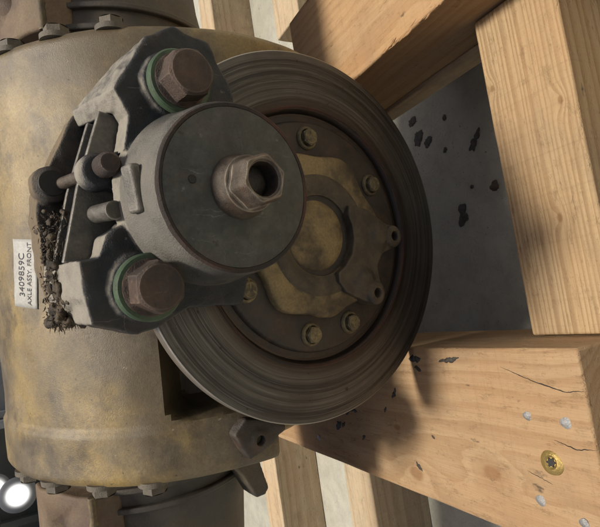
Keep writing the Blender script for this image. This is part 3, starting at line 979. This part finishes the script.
gr['label'] = 'caked clump of grease and straw fibres'
bm = NB()
def fibre(bm, w0, w1, l0, l1):
    t_ = rs.random() ** 1.6
    c = Vector((-.054 + .086 * t_, .004 + .046 * rs.random() + .01 * t_, .226 + .017 * rs.random()))
    d = Vector((rs.uniform(-.9, .2), rs.uniform(-.3, 1.0), rs.uniform(-.35, .2))).normalized()
    ln = rs.uniform(l0, l1)
    w = rs.uniform(w0, w1)
    k1, k2 = [Vector((rs.uniform(-.3, .3), rs.uniform(-.3, .3), rs.uniform(-.2, .3))) * ln for _ in range(2)]
    tube(bm, [c, c + d * ln * .35 + k1 * .5, c + d * ln * .7 + k1 * .4 + k2 * .3, c + d * ln + k2], [w, w, w * .8, w * .3], 4)
for k in range(900):
    fibre(bm, .0002, .0006, .002, .007)
dk = finish('matted_fibres', bm, M['grease'], gr, 60)
dk['kind'] = 'stuff'
bm = NB()
for k in range(160):
    fibre(bm, .00012, .00035, .002, .008)
st = finish('fibres', bm, M['fibre'], gr, 60)
st['kind'] = 'stuff'

# ------------------------------------------------------------------ things lying on the floor
def splat(name, pts, label, seed, mat='oil', h=0.0007, cat='stain'):
    """a lumpy low puddle or crumb, several lobes blended"""
    bm = NB()
    cx = sum(p[0] for p in pts) / len(pts); cy = sum(p[1] for p in pts) / len(pts)
    N, K = 56, 6
    def R(t):
        d = Vector((cos(t), sin(t)))
        best = 0.0
        for (x, y, r) in pts:
            o = Vector((x - cx, y - cy))
            b = o.dot(d); c = o.length_squared - r * r
            q = b * b - c
            if q > 0: best = max(best, b + sqrt(q))
        n = noise.noise(Vector((cos(t) * 1.6, sin(t) * 1.6, seed))) * .3 + noise.noise(Vector((cos(t) * 4, sin(t) * 4, seed))) * .2
        return max(best, 0.002) * (1 + n) * 0.85
    top = bm.verts.new((0, 0, h))
    prev = None
    for k in range(1, K + 1):
        f = k / K
        ring = []
        for i in range(N):
            t = 2 * pi * i / N
            q = R(t) * f
            z = h * (1 - f ** 3) * (1 + 0.8 * noise.noise(Vector((q * cos(t) * 150, q * sin(t) * 150, seed)))) + 0.0004
            ring.append(bm.verts.new((q * cos(t), q * sin(t), z if k < K else 0.0002)))
        for i in range(N):
            j = (i + 1) % N
            if prev is None: bm.faces.new((top, ring[i], ring[j]))
            else: bm.faces.new((prev[i], ring[i], ring[j], prev[j]))
        prev = ring
    bm.faces.new(prev[::-1])
    o = finish(name, bm, M[mat], None, 70)
    o.location = (cx, cy, 0.0005)
    return tag(o, label, cat, 'oil spots on the floor' if name == 'oil_spot' else None)
splat('oil_spot', [(.270, .608, .007), (.273, .601, .008)], 'small black oil spot highest up by the skid block, nearest the disc edge', 1)
splat('oil_spot', [(.242, .597, .011), (.234, .600, .008), (.247, .591, .008)], 'tall black oil spot between two smaller spots beside the brake disc', 2)
splat('oil_spot', [(.226, .580, .008), (.230, .574, .007)], 'round black oil spot just right of the tall spot beside the disc', 3)
splat('oil_spot', [(.249, .535, .005)], 'small faint black spot alone below the skid block', 4)
splat('oil_spot', [(.204, .544, .004), (.201, .546, .0035)], 'tiny black spot between the disc edge and the long streak', 5)
splat('oil_streak', [(.211, .475, .004), (.202, .482, .006), (.193, .490, .007), (.185, .496, .007)], 'long narrow black oil streak beside the cross beam', 6)
splat('oil_spot', [(.111, .532, .009), (.101, .534, .007), (.092, .537, .009), (.096, .529, .007)], 'twisted black oil patch midway between the disc and the cross beam', 7)
splat('oil_spot', [(.135, .507, .0035)], 'speck of oil left of the bark chip', 8)
splat('bark_chip', [(.124, .468, .008), (.128, .465, .005)], 'small brown bark chip lying beside the cross beam', 9, 'chip', 0.006, 'bark chip')

rs = random.Random(5)
bm = NB()
for k in range(900):
    x, y = rs.uniform(-.15, .36), rs.uniform(.33, .72)
    r = .0003 + .0011 * rs.random() ** 4
    c = Vector((x, y, r * .5))
    vs = [bm.verts.new(c + Vector((rs.gauss(0, 1), rs.gauss(0, 1), rs.gauss(0, .5))).normalized() * r) for _ in range(4)]
    for f in ((0, 1, 2), (0, 2, 3), (0, 3, 1), (1, 3, 2)):
        bm.faces.new([vs[i] for i in f])
gt = finish('floor_grit', bm, M['chip'], None, 20)
tag(gt, 'fine dark grit scattered over the shaded floor', 'grit', kind='stuff')

# ------------------------------------------------------------------ storage rack far behind, out of the light
def rack(x0, x1, y, levels, label, seed):
    rs = random.Random(seed)
    root = empty('storage_rack', Matrix.Translation(((x0 + x1) / 2, y, 0)), label, 'rack')
    ox = (x0 + x1) / 2
    def part(name, lo, hi, mat, bev=0.003, par=root):
        bm = NB()
        box(bm, (lo[0] - ox, lo[1] - y, lo[2]), (hi[0] - ox, hi[1] - y, hi[2]))
        return finish(name, bm, mat, par, 40, bev)
    x = x0
    while x < x1 + .01:
        part('upright', (x - .02, y - .025, 0), (x + .02, y + .025, 1.7), M['rack'])
        part('upright', (x - .02, y + .45, 0), (x + .02, y + .5, 1.7), M['rack'])
        x += (x1 - x0) / 3
    for z in levels:
        part('shelf_board', (x0, y - .02, z), (x1, y + .5, z + .035), M['rack'])
    root['group'] = 'shelving behind the axle'
    part('back_sheet', (x0 - .3, y + .52, 0.0), (x1 + .3, y + .54, 1.75), M['backing'])
    return root
rack(-2.2, -0.35, 3.0, (0.22, 0.54, 0.90, 1.32), 'blue grey shelving holding the added glare lamp, behind the axle', 1)
rack(1.35, 3.2, 3.0, (0.26, 0.48, 0.58, 0.68, 1.02), 'blue grey slatted shelving in the picture corner away from the added glare lamp', 2)

def stored(name, c, s, label, cat):
    bm = NB()
    box(bm, (-s[0], -s[1], 0), (s[0], s[1], s[2] * .92))
    for v in bm.verts:
        if v.co.z < .001: v.co.x *= .9; v.co.y *= .9
    box(bm, (-s[0] * 1.05, -s[1] * 1.05, s[2] * .88), (s[0] * 1.05, s[1] * 1.05, s[2]))
    o = finish(name, bm, M['bin'], None, 40, .004)
    o.location = c
    return tag(o, label, cat)
stored('storage_bin', (-0.78, 3.2, 0.576), (.08, .1, .10), 'dark plastic bin on the shelf below the added glare lamp', 'bin')

# added lamp heads, shaped to stand in for a two-lobed glare spot
lamp = empty('glare_lamp', Matrix.Translation((-0.69, 2.93, 0.765)), 'added twin lamp standing in for a white glare spot on the dark shelving', 'lamp')
for k, (dx, dz, r) in enumerate(((0.0, 0.0, .085), (0.045, 0.10, .075))):
    bm = NB()
    lathe_y(bm, [(0, .06), (r * .4, .06), (r * .75, .02), (r * .86, .001), (0, 0.001)], 0, 0, 32)
    hd = finish('lamp_head', bm, M['rack'], lamp, 40)
    hd.location = (dx, .03 * k, dz)
    bm = NB()
    lathe_y(bm, [(0, -.012), (r * .6, -.010), (r * .93, -.004), (r, .0005), (0, .0008)], 0, 0, 32)
    finish('lens', bm, M['lamp_glare'], hd, 60)
bm = NB()
tube(bm, [(0.0, .03, -.01), (0.0, .06, -.12), (0, .06, -.19)], [.008, .008, .012], 10)
finish('stand', bm, M['rack'], lamp, 40)
